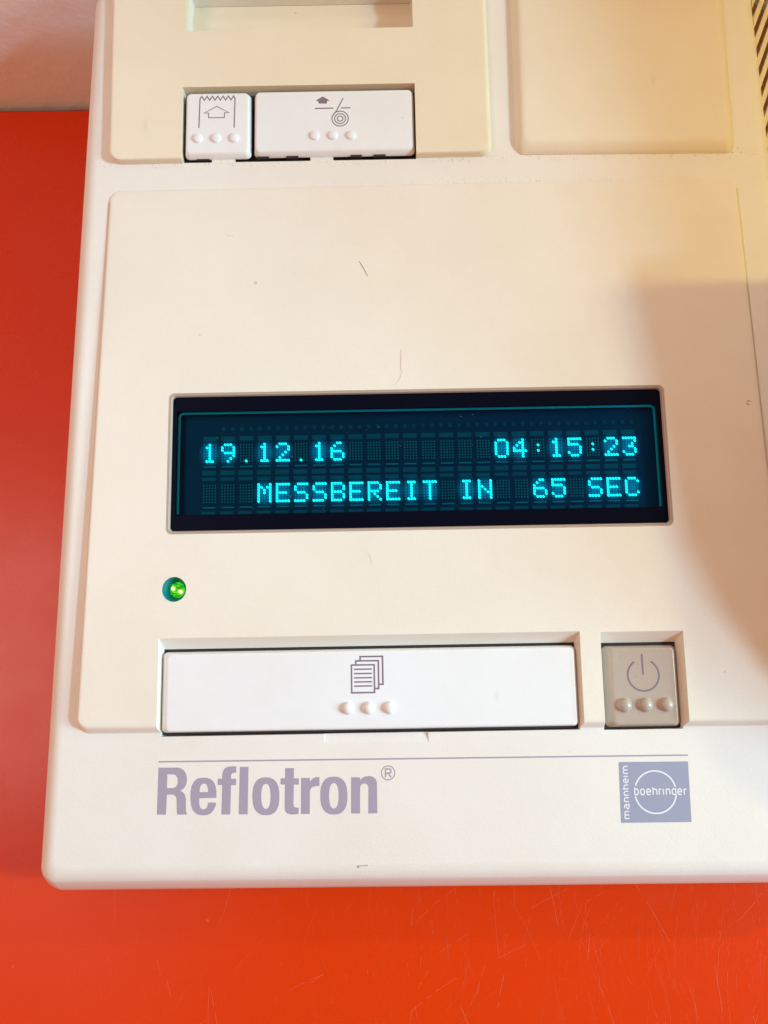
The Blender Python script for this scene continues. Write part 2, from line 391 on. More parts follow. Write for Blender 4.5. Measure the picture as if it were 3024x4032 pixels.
# paper tray seen through the cover's opening
trv = []
prof = [(286.2, -8.6), (290, -8.7), (294, -8.5), (296, -8.2), (298, -7.6), (299.5, -7.0), (301, -6.7), (302.5, -6.7), (304, -7.0), (305.5, -7.4), (307.5, -7.8), (310.6, -8.0)]
vv = [(x, y, z) for y, z in prof for x in (-91.8, 18.0)]
ff = [(2*i, 2*i+1, 2*i+3, 2*i+2) for i in range(len(prof)-1)]
tray = link('paper_tray', mesh('paper_tray', vv, ff, 40), 'cover', root)

# raised lid on the right
v, f = rounded(((65.6, 221.2), (170.2, 220.2), (170.6, 312), (66.4, 312)),
               [((0, 0, 0, 0), lambda y: B(y)-1, 4), ((0, 0, 0, 0), lambda y: B(y)+.02, 4), ((.5, .3, .5, 0), lambda y: B(y)+.6, 4), ((1.0, .9, 1.1, 0), lambda y: B(y)+1.5, 4), ((1.7, 2.3, 1.8, .3), lambda y: B(y)+2.6, 4), ((2.8, 3.9, 2.8, .6), lambda y: B(y)+3.6, 3.6), ((4.4, 4.8, 4.2, .6), lambda y: B(y)+3.93, 3.2), ((5.6, 6.0, 5.4, 1), lambda y: B(y)+4, 3), ((6.6, 7.0, 6.4, 1), lambda y: B(y)+4, 3)], 4)
link('lid', mesh('lid', v, f, 50), 'lid', root)

# dark blocks inside the openings, painting in their shade
for bx in ((-98.5, -45.4, -15.5, 84.6, -8.0, -5.4), (93.2, -45.8, -15.5, 127.6, -8.4, -5.4), (-92.9, 220.25, -11.5, 18.2, 256.5, -2.2)): link('cavity_shade_block', mesh('cavity_shade_block', *box(*bx)), 'dark', root)

# ------------------------------------------------------------------ keys
def key(name, x0, x1, y0, y1, z1, ins, mat, label, zf=None, depth=9, r=2.2):
    l, fr_, rr, bk = ins
    zz = zf or (lambda y: z1)
    lv = [((0, 0, 0, 0), lambda y: zz(y)-depth, r), ((0, 0, 0, 0), lambda y: zz(y)-3.0, r), ((l*.08, fr_*.08, rr*.08, bk*.08), lambda y: zz(y)-2.4, r), ((l*.35, fr_*.35, rr*.35, bk*.35), lambda y: zz(y)-1.5, r*.95),
          ((l*.62, fr_*.62, rr*.62, bk*.62), lambda y: zz(y)-.65, r*.9), ((l*.85, fr_*.85, rr*.85, bk*.85), lambda y: zz(y)-.13, r*.8), ((l*1.1, fr_*1.1, rr*1.1, bk*1.1), zz, r*.7), ((l*1.1+.8, fr_*1.1+.8, rr*1.1+.8, bk*1.1+.8), zz, r*.5)]
    v, f = rounded(rect(x0, y0, x1, y1), lv, r)
    o = link(name, mesh(name, v, f, 45), mat, root); o['label'] = label; return o
big = key('copy_key', -98.0, 82.7, -44.3, -10.0, -1.0, (3.0, 1.0, 1.6, 1.1), 'key', 'long white key printed with a stack of pages')
pwr = key('power_key', 94.5, 126.9, -45.2, -10.6, -2.0, (3.6, 1.5, 2.0, 1.4), 'powerkey', 'square grey key printed with a power symbol')
kz = lambda y: B(y)+3.0
k1 = key('paper_feed_key', -91.9, -60.3, 221.6, 254.6, 3, (1.3, 1.8, 1.5, 1.0), 'key', 'small white key printed with a torn strip and an outlined arrow', kz, 3.1, 2.4)
k2 = key('paper_roll_key', -58.9, 17.7, 221.9, 254.8, 3, (1.2, 1.8, 1.2, 1.0), 'key', 'wide white key printed with a filled arrow and a paper roll', kz, 3.1, 2.4)
dm = {}
def bumps(parent, pts, z, r, h, mat):
    zf = z if callable(z) else (lambda y: z)
    me = mesh('dome', *dome(0, 0, 0, r, h), 60); me.materials.append(M[mat])
    for x, y in pts:
        o = bpy.data.objects.new('dome', me); C.objects.link(o); o.parent = parent; o.location = (x*S, y*S, zf(y)*S)
bumps(big, [(-17.0, -34.9), (-8.0, -34.95), (.95, -35.0)], -1.0, 2.65, 2.0, 'key')
bumps(pwr, [(102.4, -35.8), (111.4, -35.8), (120.4, -35.8)], -2.0, 3.0, 2.3, 'powerkey')
bumps(k1, [(-85.5, 230.7), (-76.8, 230.65), (-68.2, 230.6)], kz, 2.5, 1.25, 'key')
bumps(k2, [(-29.9, 231.1), (-21.3, 231.0), (-12.6, 230.9)], kz, 2.5, 1.25, 'key')
for a, b_ in ((-79.3, -68.2), (-32.2, -21.4)):
    link('key_tab', mesh('key_tab', *box(a, 219.9, -3, b_, 221.9, .20), 0), 'body', root)
for a, b_ in ((-57.6, -51.9), (-43.5, -37.9), (-12.9, -7.6), (-2.0, 3.7)):
    link('key_slot', mesh('key_slot', *box(a, 221.2, -.5, b_, 222.2, 1.25)), 'dark', root)
link('key_slot', mesh('key_slot', *box(-86.3, 221.0, -.5, -80.4, 221.9, .75)), 'dark', root)
# printed symbols
def printed(name, parts, mat, parent=root):
    me = flat_mesh(name, parts); o = link(name, me, mat, parent); return o
zb = -1+.03
def frame_part(x0, y0, x1, y1): return [(x0, y0), (x1, y0), (x1, y1), (x0, y1)]
wl = .68
printed('page_symbol', [stroke(frame_part(-15.3, -28.5, -5.45, -16.75), wl, zb, True)] +
        [stroke([(-14.25, y), (-6.45, y)], .62, zb) for y in (-18.55, -20.4, -22.2, -23.95, -25.7)] +
        [stroke([(-13.4, -16.38), (-13.4, -15.0), (-3.6, -15.0), (-3.6, -26.85), (-5.08, -26.85)], wl, zb+.02)] +
        [stroke([(-11.5, -14.62), (-11.5, -13.2), (-1.75, -13.2), (-1.75, -25.1), (-3.24, -25.1)], wl, zb+.04)], 'sym', big)
printed('power_symbol', [stroke(arc(111.35, -23.2, 6.75, 6.75, 122, 418, 60), .78, -1.97), stroke([(111.2, -14.2), (111.28, -23.0)], .78, -1.96)], 'sym', pwr)
kp = lambda y: kz(y)+.03
printed('torn_paper_symbol', [stroke([(-85.02, 236.0), (-84.65, 251.0)]+[(-83.84+2.55*i if j == 0 else -82.6+2.55*i, 252.3 if j == 0 else 250.3) for i in range(7) for j in (0, 1)][:13]+[(-67.9, 251.0), (-68.2, 235.8)], .55, kp),
        stroke([(-82.5, 243.7), (-76.6, 247.0), (-70.7, 243.7), (-72.8, 243.6), (-72.9, 241.2), (-80.4, 241.2), (-80.5, 243.6)], .42, lambda y: kp(y)+.02, True)], 'sym', k1)
printed('paper_roll_symbol', [fill([[(-29.39, 248.96), (-25.95, 251.24), (-22.44, 249.07), (-23.85, 248.91), (-23.86, 247.52), (-27.82, 247.55), (-27.99, 248.8)]], kp),
        stroke([(-29.7, 245.0), (-20.9, 245.1)], .6, kp), stroke([(-17.3, 245.1), (-12.6, 245.1)], .55, kp),
        stroke([(-16.1, 250.2), (-19.4, 243.6), (-21.3, 241.0)], .5, lambda y: kp(y)+.02)] +
        [stroke(arc(-17.66, 239.6, a, a*.99, 0, 360, 40)[:-1], .5, kp, True) for a in (3.9, 2.6, 1.35)], 'sym', k2)

# ------------------------------------------------------------------ printing on the front
pb = lambda y: B(y)+.035
LET = {'R': [[(-98.83,-58.72),(-90.14,-58.87),(-89.08,-59.22),(-88.15,-59.84),(-87.35,-60.7),(-86.83,-61.85),(-86.48,-63.63),(-86.57,-64.89),(-86.91,-66.15),(-87.63,-67.28),(-88.4,-67.94),(-89.31,-68.51),(-88.39,-68.9),(-87.72,-69.42),(-87.1,-70.44),(-86.82,-71.95),(-86.74,-76.6),(-86.54,-77.48),(-86.08,-78.24),(-90.32,-78.25),(-90.54,-77.42),(-90.68,-75.66),(-90.82,-71.89),(-91.1,-71.0),(-91.64,-70.31),(-92.56,-69.97),(-94.97,-69.93),(-95.23,-78.16),(-99.1,-78.1)],[(-94.98,-61.58),(-92.46,-61.63),(-91.53,-61.95),(-90.91,-62.59),(-90.53,-63.56),(-90.41,-64.57),(-90.59,-65.84),(-91.18,-66.76),(-91.96,-67.2),(-92.48,-67.27),(-94.98,-67.23)]],'e': [[(-84.9,-70.73),(-84.85,-68.71),(-84.49,-66.7),(-83.73,-65.07),(-82.82,-64.07),(-81.91,-63.53),(-80.86,-63.29),(-79.29,-63.17),(-77.71,-63.34),(-76.66,-63.67),(-75.73,-64.31),(-74.8,-65.34),(-74.12,-66.87),(-73.81,-68.9),(-73.78,-71.62),(-81.11,-71.65),(-81.14,-73.31),(-80.97,-74.57),(-80.56,-75.58),(-79.9,-76.14),(-79.11,-76.3),(-78.33,-76.07),(-77.69,-75.37),(-77.44,-74.37),(-77.37,-73.5),(-73.86,-73.55),(-74.11,-74.93),(-74.92,-76.67),(-76.21,-78.03),(-77.77,-78.63),(-79.34,-78.75),(-81.04,-78.53),(-82.48,-77.93),(-83.81,-76.53),(-84.49,-74.76),(-84.81,-72.74)],[(-81.04,-69.15),(-80.93,-67.77),(-80.56,-66.51),(-79.91,-65.81),(-79.12,-65.67),(-78.33,-65.92),(-77.8,-66.56),(-77.44,-67.83),(-77.37,-69.21)]],'f': [[(-65.34,-58.78),(-65.38,-61.37),(-66.69,-61.42),(-67.34,-61.79),(-67.6,-62.55),(-67.64,-63.82),(-65.36,-63.93),(-65.44,-66.51),(-67.57,-66.53),(-67.8,-78.55),(-71.61,-78.48),(-71.37,-66.41),(-73.31,-66.33),(-73.29,-63.75),(-71.4,-63.78),(-71.37,-61.85),(-71.04,-60.46),(-70.13,-59.33),(-68.82,-58.8),(-66.98,-58.7)]],'l': [[(-63.87,-58.98),(-60.13,-59.05),(-60.38,-78.62),(-64.19,-78.56)]],'o': [[(-46.82,-71.44),(-46.89,-73.36),(-47.1,-74.74),(-47.45,-75.91),(-47.93,-76.89),(-48.54,-77.7),(-49.28,-78.34),(-50.14,-78.79),(-51.17,-79.06),(-52.59,-79.13),(-54.01,-79.01),(-55.04,-78.71),(-55.91,-78.23),(-56.65,-77.57),(-57.26,-76.74),(-57.75,-75.73),(-58.1,-74.56),(-58.32,-73.17),(-58.4,-71.25),(-58.34,-69.32),(-58.14,-67.94),(-57.79,-66.77),(-57.32,-65.77),(-56.71,-64.95),(-55.97,-64.31),(-55.1,-63.85),(-54.07,-63.58),(-52.64,-63.51),(-51.2,-63.63),(-50.17,-63.94),(-49.3,-64.42),(-48.56,-65.09),(-47.94,-65.93),(-47.46,-66.94),(-47.11,-68.12),(-46.9,-69.51)],[(-50.62,-71.38),(-50.65,-72.5),(-50.72,-73.41),(-50.85,-74.2),(-51.03,-74.88),(-51.25,-75.46),(-51.51,-75.91),(-51.82,-76.24),(-52.16,-76.44),(-52.6,-76.5),(-53.03,-76.42),(-53.38,-76.21),(-53.69,-75.87),(-53.95,-75.41),(-54.18,-74.83),(-54.36,-74.14),(-54.49,-73.34),(-54.57,-72.44),(-54.6,-71.31),(-54.58,-70.18),(-54.51,-69.28),(-54.38,-68.49),(-54.2,-67.8),(-53.98,-67.22),(-53.72,-66.76),(-53.41,-66.43),(-53.06,-66.23),(-52.63,-66.17),(-52.19,-66.25),(-51.84,-66.46),(-51.53,-66.8),(-51.27,-67.27),(-51.04,-67.85),(-50.86,-68.55),(-50.73,-69.34),(-50.65,-70.25)]],'t': [[(-44.36,-59.82),(-40.59,-59.88),(-40.66,-64.09),(-38.45,-64.18),(-38.51,-66.76),(-40.66,-66.73),(-40.83,-74.74),(-40.52,-75.8),(-39.79,-76.21),(-38.61,-76.28),(-38.67,-78.78),(-40.32,-79.01),(-42.15,-78.98),(-43.71,-78.45),(-44.44,-77.31),(-44.6,-75.68),(-44.49,-66.66),(-46.38,-66.58),(-46.33,-64.05),(-44.44,-64.03)]],'r': [[(-37.53,-64.02),(-33.77,-64.08),(-33.73,-65.58),(-32.8,-64.53),(-31.62,-63.84),(-29.67,-63.75),(-29.7,-67.42),(-31.64,-67.59),(-32.82,-67.94),(-33.61,-68.81),(-33.8,-70.07),(-33.92,-78.91),(-37.65,-78.85)]],'o2': [[(-17.74,-71.65),(-17.83,-73.57),(-18.06,-74.95),(-18.42,-76.12),(-18.91,-77.1),(-19.53,-77.91),(-20.28,-78.55),(-21.16,-79.0),(-22.19,-79.27),(-23.62,-79.34),(-25.05,-79.22),(-26.07,-78.92),(-26.94,-78.44),(-27.68,-77.78),(-28.29,-76.95),(-28.76,-75.94),(-29.1,-74.77),(-29.31,-73.38),(-29.36,-71.46),(-29.28,-69.53),(-29.06,-68.15),(-28.7,-66.98),(-28.21,-65.98),(-27.59,-65.16),(-26.84,-64.52),(-25.96,-64.06),(-24.92,-63.8),(-23.48,-63.72),(-22.05,-63.84),(-21.01,-64.15),(-20.14,-64.63),(-19.4,-65.3),(-18.8,-66.14),(-18.32,-67.15),(-17.98,-68.34),(-17.79,-69.73)],[(-21.51,-71.66),(-21.55,-72.81),(-21.64,-73.72),(-21.78,-74.52),(-21.96,-75.22),(-22.2,-75.8),(-22.48,-76.26),(-22.79,-76.6),(-23.15,-76.8),(-23.6,-76.86),(-24.04,-76.78),(-24.4,-76.57),(-24.71,-76.22),(-24.98,-75.75),(-25.2,-75.16),(-25.38,-74.46),(-25.5,-73.66),(-25.58,-72.74),(-25.59,-71.6),(-25.56,-70.45),(-25.47,-69.54),(-25.33,-68.73),(-25.14,-68.03),(-24.91,-67.45),(-24.63,-66.98),(-24.31,-66.65),(-23.95,-66.44),(-23.51,-66.38),(-23.06,-66.46),(-22.7,-66.67),(-22.39,-67.02),(-22.12,-67.49),(-21.9,-68.09),(-21.72,-68.79),(-21.6,-69.6),(-21.52,-70.52)]],'n': [[(-16.08,-64.13),(-12.32,-64.19),(-12.29,-65.38),(-11.22,-64.39),(-9.9,-63.85),(-8.32,-63.68),(-6.75,-64.01),(-5.58,-64.99),(-5.03,-66.39),(-5.08,-79.1),(-8.94,-79.11),(-8.73,-68.22),(-9.16,-67.33),(-9.81,-66.87),(-10.6,-66.75),(-11.52,-67.04),(-12.11,-67.79),(-12.28,-68.67),(-12.44,-79.05),(-16.25,-78.98)]]}
for k, g in zip(('R', 'e', 'f', 'l', 'o', 't', 'r', 'o2', 'n'),)if False else []: pass
for k in ('R', 'e', 'f', 'l', 'o', 't', 'r', 'o2', 'n'):
    printed('printed_letter', [fill(LET[k], pb)], 'ink')
printed('registered_mark', [stroke(arc(-.2, -62.55, 2.85, 2.9, 0, 360, 40)[:-1], .45, pb, True),
        stroke([(-1.32, -64.35), (-1.3, -60.9), (.35, -60.9), (.95, -61.2), (1.08, -61.8), (.95, -62.35), (.35, -62.65), (-.9, -62.65)], .58, lambda y: pb(y)+.01),
        stroke([(-.15, -62.75), (1.0, -64.4)], .58, lambda y: pb(y)+.02)], 'ink')
printed('printed_rule', [stroke([(-98.8, -56.3), (128.8, -57.35)], .62, pb)], 'ink')
logo = printed('printed_logo', [fill([[(98.9, -59.75), (128.7, -59.95), (128.5, -84.9), (98.5, -84.75)]], pb)], 'ink2')
pt = lambda y: B(y)+.06
printed('logo_ring', [stroke(arc(113.95, -72.4, 8.85, 8.75, 14, 161, 40), .62, pt), stroke(arc(113.95, -72.4, 8.85, 8.75, 191, 352, 40), .62, pt)], 'inkpale', logo)
# little monoline alphabet: unit x-height
def bowl(w_, a0, a1, n=16, e=2.6):
    o = []
    for k in range(n+1):
        t = math.radians(a0+(a1-a0)*k/n); c_, s_ = math.cos(t), math.sin(t)
        o.append((w_/2+w_/2*math.copysign(abs(c_)**(2/e), c_), .5+.5*math.copysign(abs(s_)**(2/e), s_)))
    return o
G = {'b': (.8, [[(0, 1.3), (0, 0), (.45, 0), (.72, .1), (.8, .35), (.8, .7), (.68, .93), (.4, 1), (.05, .92)]]),
     'o': (.8, [bowl(.8, 0, 360)]), 'e': (.8, [[(.02, .5), (.8, .5), (.78, .75), (.6, .97), (.4, 1), (.15, .95), (0, .65), (0, .35), (.12, .08), (.4, 0), (.75, .05)]]),
     'h': (.75, [[(0, 1.3), (0, 0)], [(.02, .85), (.3, 1), (.6, .95), (.75, .7), (.75, 0)]]),
     'r': (.45, [[(0, 1), (0, 0)], [(.02, .8), (.2, .97), (.45, 1)]]), 'i': (.0, [[(0, 1), (0, 0)]]),
     'n': (.75, [[(0, 1), (0, 0)], [(.02, .85), (.3, 1), (.6, .95), (.75, .7), (.75, 0)]]),
     'g': (.8, [[(.8, 0), (.4, 0), (.1, .1), (0, .35), (0, .7), (.12, .93), (.4, 1), (.8, 1), (.8, .4), (.78, -.35)]]),
     'm': (1.4, [[(0, 1), (0, 0)], [(.02, .85), (.25, 1), (.55, .95), (.7, .7), (.7, 0)], [(.72, .85), (.95, 1), (1.25, .95), (1.4, .7), (1.4, 0)]]),
     'a': (.75, [[(.08, .95), (.4, 1), (.7, .9), (.75, .7), (.75, 0), (.3, 0), (.05, .08), (0, .3), (.1, .5), (.4, .56), (.74, .55)]])}
def word(chars, place, wd, lift):
    parts = []
    for i, (ch, a, b_) in enumerate(chars):
        gw, st = G[ch]
        for j, s in enumerate(st):
            pts = [place((a+(b_-a)*(x/gw if gw else 0)), y) for x, y in s]
            parts.append(stroke(pts, wd, lambda y, q=lift+.004*j: B(y)+q))
    return parts
bo = [('b', 105.1, 106.6), ('o', 107.6, 109.2), ('e', 110.2, 111.8), ('h', 112.9, 114.5), ('r', 115.5, 116.5), ('i', 117.3, 117.3), ('n', 118.5, 120.1), ('g', 121.1, 122.6), ('e', 123.5, 125.1), ('r', 126.2, 127.2)]
printed('logo_lettering', word(bo, lambda x, y: (x, -73.35-(x-105)*.012+y*2.35), .5, .08), 'inkpale', logo)
ma = [('m', -83.0, -80.1), ('a', -79.0, -77.3), ('n', -76.1, -74.5), ('n', -73.5, -71.9), ('h', -70.9, -69.3), ('e', -68.3, -66.7), ('i', -65.7, -65.7), ('m', -64.5, -61.6)]
printed('logo_lettering', word(ma, lambda u, y: (102.2+(u+83)*.022-y*1.95, u), .46, .08), 'inkpale', logo)

# ------------------------------------------------------------------ display
def ring_loft(x0, y0, x1, y1, levels):
    rings = [[(p.x, p.y, z) for p in outline(*rect(x0, y0, x1, y1), r, (i,)*4)] for i, z, r in levels]
    return loft(rings, False, False)
display = link('display', mesh('display_mask', *join([box(-95.4, 97.9, -.94, 126.9, 105.0, -.86), box(-95.4, 42.6, -.94, 126.9, 50.4, -.86), box(-95.4, 50.4, -.94, -93.4, 97.9, -.86), box(124.7, 50.4, -.94, 126.9, 97.9, -.86)])), 'black', root)
display['label'] = 'dark blue window with glowing cyan characters'
link('bezel', mesh('bezel', *ring_loft(-96.9, 41.6, 128.4, 106.3, [(0, zt-6, 2.6), (.02, zt-.02, 2.6), (.12, zt+.10, 2.5), (.38, zt+.05, 2.4), (.48, zt-.18, 2.4), (.60, zt-.2, 2.3), (.75, zt+.02, 2.2), (1.1, zt-.12, 2.0), (1.5, zt-.9, 1.8), (1.6, zt-3, 1.7)]), 35), 'trim', display)
link('display_glass', mesh('display_glass', *rounded(rect(-95.5, 42.9, 127.0, 105.0), [((0,)*4, -2.1), ((0,)*4, -1.15), ((.15,)*4, -1.0)], 1.6)), 'glass', display)
link('back_plate', mesh('back_plate', *box(-94.6, 43.5, -7.2, 125.4, 104, -5.3)), 'plate', display)
gpath = [(-92.45, 50.9), (-92.65, 51.6), (-92.65, 95.4)] + arc(-90.7, 95.4, 1.95, 2.0, 180, 90, 8)[1:] + [(122.2, 97.35)] + arc(122.2, 95.35, 1.95, 2.0, 90, 0, 8)[1:] + [(124.15, 51.6), (123.9, 50.9)]
link('glass_edge_line', flat_mesh('glass_edge_line', [stroke(gpath, 1.0, -2.2)]), 'edge', display)
F57 = {'0': '.###.#...##...##...##...##...#.###.', '1': '..#...##....#....#....#....#...###.', '2': '.###.#...#....#...#...#...#...#####', '3': '#####....#...#...##.....##...#.###.',
       '4': '...#...##..#.#.#..#.#####...#....#.', '5': '######....####.....#....##...#.###.', '6': '..##..#...#....####.#...##...#.###.', '9': '.###.#...##...#.####....#...#...#..',
       '.': '..............................'+'..#..', ':': '............#.........#............', 'M': '#...###.###.#.##.#.##...##...##...#', 'E': '######....#....####.#....#....#####', 'S': '.#####....#.....###.....#....#####.',
       'B': '####.#...##...#####.#...##...#####.', 'R': '####.#...##...#####.#.#..#..#.#...#', 'I': '.###...#....#....#....#....#...###.', 'T': '#####..#....#....#....#....#....#..',
       'N': '#...##...###..##.#.##..###...##...#', 'C': '.###.#...##....#....#....#...#.###.'}
PX, PY = 1.305, 1.275
def blob(x, y, r, z, n=10, sl=.22):
    v = [(x+r*math.cos(2*math.pi*k/n)-sl*r*math.sin(2*math.pi*k/n), y+r*1.05*math.sin(2*math.pi*k/n), z) for k in range(n)]
    return v, [tuple(range(n))]
dimv = flat_mesh('dot_matrix', [blob((c_-2)*PX, (3-r_)*PY, .38, 0, 6, 0) for r_ in range(7) for c_ in range(5)])
thin = mesh('cursor_bar', *box(-2.85, -.30, -.15, 2.85, .30, 0)); wide = mesh('electrode_bar', *box(-3.2, -1.05, -.3, 3.2, 1.05, 0)); wide2 = mesh('electrode_bar', *box(-3.1, -.75, -.3, 3.1, .75, 0))
rivet = mesh('electrode_pin', *box(-.8, -.9, -.3, .8, .9, 0)); grid = mesh('grid_frame', *join([box(-3.55, -5.3, -.2, -3.4, 5.3, 0), box(3.4, -5.3, -.2, 3.55, 5.3, 0)]))
for me, mt in ((dimv, 'dot'), (thin, 'thinbar'), (wide, 'bar'), (wide2, 'bar'), (rivet, 'plate')): me.materials.append(M[mt])
M['pin'] = plain('pin_metal', (.012, .085, .14), .4); rivet.materials[0] = M['pin']
def sub(name, me, x, y, z):
    o = bpy.data.objects.new(name, me); C.objects.link(o); o.parent = display; o.location = (x*S, y*S, z*S); return o
rows = ['19.12.16        04:15:23', '   MESSBEREIT IN  65 SEC']
glow = mesh('painted_halo', [(-5.2, -6.8, 0), (5.2, -6.8, 0), (5.2, 6.8, 0), (-5.2, 6.8, 0)], [(0, 1, 2, 3)]); glow.materials.append(M['glow'])
glyph = {}
for c_ in range(24):
    for r_, y in ((0, 79.1), (1, 60.35)):
        x = -79.0+c_*8.325+(.07*r_)
        sub('dot_matrix', dimv, x, y, -4.3)
        sub('cursor_bar', thin, x-.1, y-6.3, -4.5)
        ch = rows[r_][c_]
        if ch != ' ':
            if ch not in glyph:
                glyph[ch] = flat_mesh('character', [blob((i % 5-2)*PX, (3-i//5)*PY, .63, 0) for i, q in enumerate(F57[ch]) if q == '#']); glyph[ch].materials.append(M['lit'])
            sub('character', glyph[ch], x, y, -4.0)
            if ch not in '.:': sub('painted_halo', glow, x, y, -4.15-.004*c_)
    x = -79.0+c_*8.325
    sub('electrode_bar', wide, x-.1, 86.0, -4.9); sub('electrode_bar', wide, x-.4, 70.1, -4.9); sub('electrode_bar', wide2, x-.4, 67.2, -4.9); sub('electrode_bar', wide2, x-.5, 51.6, -4.9)
for k in range(46): sub('electrode_pin', rivet, -73.0+k*4.163, 90.6, -4.9)

# ------------------------------------------------------------------ status light
st = [[(-92.75+r*math.cos(a*math.pi/24), 17.3+r*math.sin(a*math.pi/24), z) for a in range(48)] for r, z in ((5.4, -.35), (5.1, -.5), (4.9, -1.6), (4.3, -3.2), (3.6, -4.2), (3.4, -5.5), (.1, -5.6))]
status = link('status_light', mesh('status_light', *loft(st, False, True), 40), 'cup', root); status['label'] = 'round teal recess with a glowing green lamp'
me = mesh('lamp', *dome(0, 0, 0, 3.05, 2.6, 8, 28), 60); me.materials.append(M['green'])
o = bpy.data.objects.new('lamp', me); C.objects.link(o); o.parent = status; o.location = (-92.75*S, 17.2*S, -5.4*S)
def ellipsoid(rx, ry, rz, n=14, m_=8):
    v = [(0, 0, rz)]+[(rx*math.cos(2*math.pi*k/n)*math.sin(math.pi*j/m_), ry*math.sin(2*math.pi*k/n)*math.sin(math.pi*j/m_), rz*math.cos(math.pi*j/m_)) for j in range(1, m_) for k in range(n)]+[(0, 0, -rz)]
    f = [(0, 1+k, 1+(k+1) % n) for k in range(n)]+[(1+j*n+k, 1+j*n+(k+1) % n, 1+(j+1)*n+(k+1) % n, 1+(j+1)*n+k) for j in range(m_-2) for k in range(n)]
    b0 = 1+(m_-2)*n; f += [(b0+k, b0+(k+1) % n, len(v)-1) for k in range(n)]
    return v, f
for x, y, z, a, rx, ry in ((-94.0, 17.75, -3.25, -.45, 1.0, .6), (-91.05, 16.45, -3.6, -.5, 1.0, .62)):
    me = mesh('lamp_die', *ellipsoid(rx, ry, .35), 60); me.materials.append(M['hot'])
    o = bpy.data.objects.new('lamp_die', me); C.objects.link(o); o.parent = status; o.location = (x*S, y*S, z*S); o.rotation_euler = (0, 0, a)

# ------------------------------------------------------------------ louvred vent on the right flank
vz = lambda x: -5.0-(x-189.0)*.7
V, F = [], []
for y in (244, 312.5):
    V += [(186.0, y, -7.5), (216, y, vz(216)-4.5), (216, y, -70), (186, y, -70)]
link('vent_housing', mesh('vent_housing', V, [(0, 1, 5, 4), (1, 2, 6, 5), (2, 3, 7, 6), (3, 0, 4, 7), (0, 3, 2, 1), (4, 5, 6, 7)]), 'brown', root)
dx, dy = 26.0, 53.5
sv = []
for (x, y) in ((0, 0), (dx, dy), (dx, dy+5.7), (0, 5.7)): sv.append((x, y, -.7*x))
sv += [(x, y, z-2.2) for x, y, z in sv]
slat = mesh('vent_slat', sv, [(0, 1, 2, 3), (7, 6, 5, 4), (0, 4, 5, 1), (1, 5, 6, 2), (2, 6, 7, 3), (3, 7, 4, 0)]); slat.materials.append(M['lid'])
for k in range(13):
    y = 186+k*11.2
    if y+dy < 243 or y+4 > 305: continue
    link('vent_slat', slat, None, root, (188.3, y+4, -4.6))

# ------------------------------------------------------------------ room: table, wall
v, f = box(-900, -600, -28, 900, 318.3, 0)
me = mesh('table', v, f); tb = link('table', me, 'table'); tb['kind'] = 'structure'
v, f = box(-1000, 322.3, -720, 1000, 362, 900)
wl_ = link('wall', mesh('wall', v, f), 'wall'); wl_['kind'] = 'structure'
sl = link('gap_shade_strip', mesh('gap_shade_strip', *box(-900, 318.4, -9, 900, 322.2, -4)), 'dark'); sl['kind'] = 'structure'  # dark strip painted in as the shade of the gap behind the table
fl_ = link('floor', mesh('floor', *box(-1500, -1500, -740, 1500, 322, -720)), 'grey'); fl_['kind'] = 'structure'
# loose scratches on the table
parts = []
rnd = random.Random(9)
for k in range(1050):
    u = rnd.random()**.7
    x = -150+u*340; y = -116-rnd.random()*80
    if rnd.random() > .05+.95*((x+150)/340): continue
    a = math.radians(rnd.gauss(93, 11) if rnd.random() < .78 else rnd.uniform(25, 75)); ln = rnd.choice([1.5, 3, 5, 9, 16, 26])*rnd.uniform(.6, 1.2); cur = rnd.gauss(0, .009)
    px_, py_, aa = x, y, a; n = max(3, int(ln/2.2)); wd = rnd.choice([.025, .03, .04, .06, .10])*(1.4 if ln > 9 and rnd.random() < .2 else 1); pts = []
    for i in range(n+1):
        pts.append((px_+rnd.gauss(0, .02), py_))
        if rnd.random() < .22 or i == n:
            if len(pts) > 1: parts.append(stroke(pts, wd, .03+.0007*(k % 60)))
            pts = []
        aa += cur*ln/n; px_ += math.cos(aa)*ln/n; py_ += math.sin(aa)*ln/n
sc_ = link('scratch', flat_mesh('scratch', parts), 'scratch', tb); sc_['kind'] = 'stuff'

# ------------------------------------------------------------------ two added blocks, out of view, shaped to cast the right-hand shadow
def standing(name, x0, x1, prof, label, cat, bev=.004):
    """profile of (y, height over the analyser's face), standing on the table"""
    V = []; n = len(prof)
    for x in (x0, x1):
        V += [(x, y, h) for y, h in prof] + [(x, y, ground(y)-.9) for y, h in prof[::-1]]
    m_ = 2*n
    F = [tuple(range(m_)), tuple(range(m_, 2*m_))[::-1]] + [(k, (k+1) % m_, m_+(k+1) % m_, m_+k) for k in range(m_)]
    o = link(name, mesh(name, V, F), 'grey'); o.matrix_world = FACE
    bv = o.modifiers.new('soft_edges', 'BEVEL'); bv.width = bev; bv.segments = 3; bv.limit_method = 'ANGLE'
    o['label'] = label; o['category'] = cat
standing('low_light_blocker', 228, 292, [(-82, 2), (-54, 26), (-24, 50), (4, 65), (32, 74), (92, 80), (157, 86.5)], 'low grey instrument with a curved sloping top added out of view to shade the analyser from the right', 'blocker', .002)
standing('tall_light_blocker', 455, 640, [(95, 243), (167, 254), (275, 275), (304, 281)], 'tall grey block added out of view to shade the analyser from the far right', 'box')

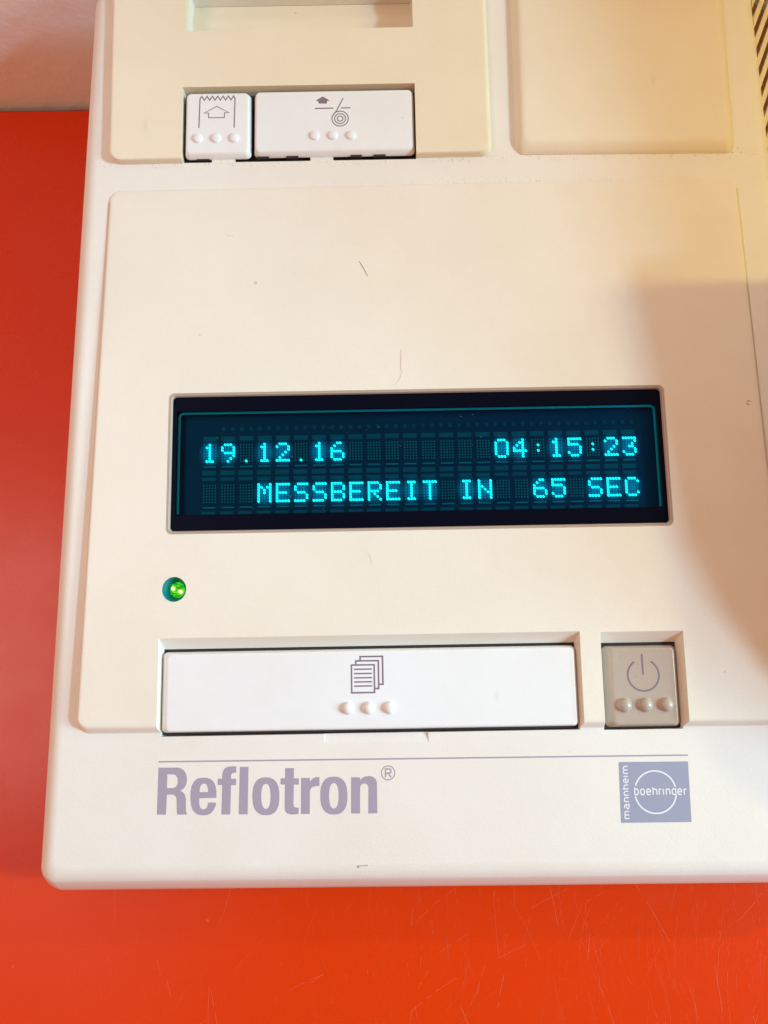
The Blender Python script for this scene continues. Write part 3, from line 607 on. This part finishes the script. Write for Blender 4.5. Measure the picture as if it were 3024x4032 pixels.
# ------------------------------------------------------------------ hairs lying on the panel
def hair(name, pts, r, label, mat='hair'):
    cu = []
    V, F = [], []
    P = [Vector((x, y, zt+r*.8)) for x, y in pts]
    # resample with Catmull-Rom
    Q = []
    for i in range(len(P)-1):
        a, b_, c_, d_ = P[max(i-1, 0)], P[i], P[i+1], P[min(i+2, len(P)-1)]
        for t in [k/5 for k in range(5)]:
            Q.append(.5*((2*b_)+(-a+c_)*t+(2*a-5*b_+4*c_-d_)*t*t+(-a+3*b_-3*c_+d_)*t**3))
    Q.append(P[-1])
    org = Q[0].copy()
    for i, q in enumerate(Q):
        d = (Q[min(i+1, len(Q)-1)]-Q[max(i-1, 0)]).normalized(); n1 = Vector((-d.y, d.x, 0)); n2 = Vector((0, 0, 1))
        rr = r*(1-.6*(i/len(Q))**2)
        for k in range(5):
            t = 2*math.pi*k/5; p = q-org+(n1*math.cos(t)+n2*math.sin(t))*rr; V.append(tuple(p))
    for i in range(len(Q)-1):
        for k in range(5): j = (k+1) % 5; F.append((i*5+k, i*5+j, (i+1)*5+j, (i+1)*5+k))
    o = link(name, mesh(name, V, F, 80), mat); o.matrix_world = FACE @ Matrix.Translation(org*S)
    o['label'] = label; o['category'] = 'hair'; o['group'] = 'loose hairs on the panel'
hair('hair', [(-9.4, 168.4), (-7.5, 165.0), (-5.6, 160.9)], .11, 'short dark red hair lying on the panel well above the display')
hair('hair', [(9.2, 125.2), (8.95, 120.1), (8.7, 116.7), (9.15, 114.6), (8.0, 111.1), (6.1, 108.5)], .075, 'long pale wavy hair ending just above the display bezel', 'hair2')
hair('hair', [(-7.5, 32), (-6.2, 29.5), (-5.9, 26.4)], .05, 'faint thin hair lying on the panel below the display', 'hair2')

# small marks and dust
printed('scuff_mark', [stroke([(-13.9, -100.3), (-13.2, -100.9)], .5, pb), stroke([(-13.2, -100.2), (-11.6, -100.35)], .22, pb), stroke([(-11.3, -100.2), (-10.6, -100.3)], .3, pb), stroke([(-10.2, -100.25), (-9.6, -100.3)], .35, pb)], 'sym')
M['rust'] = plain('rust_stain', (.42, .20, .07), .7); M['smudge'] = plain('grey_smudge', (.60, .56, .50), .6); M['flake'] = plain('pale_dust', (.42, .50, .52), .8)
zs = zt+.02
printed('rust_mark', [stroke(arc(166.3, 97.2, .75, .9, 20, 300, 14), .38, zs)], 'rust')
printed('smudge_mark', [blob(-58, 158.8, .8, zs), blob(-83.5, 134.0, .45, zs), stroke([(-72, 183), (-70, 182.2), (-68.5, 182.6)], .25, zs)], 'smudge')
rd = random.Random(3); fl = []
for k in range(46):
    x, y, a, q = rd.uniform(-92, 123), rd.uniform(51, 97), rd.uniform(0, 6.28), rd.choice([.1, .14, .2, .5])
    fl.append(stroke([(x, y), (x+q*math.cos(a), y+q*math.sin(a))], .10, -.82))
du = link('dust', flat_mesh('dust', fl), 'flake', display); du['kind'] = 'stuff'
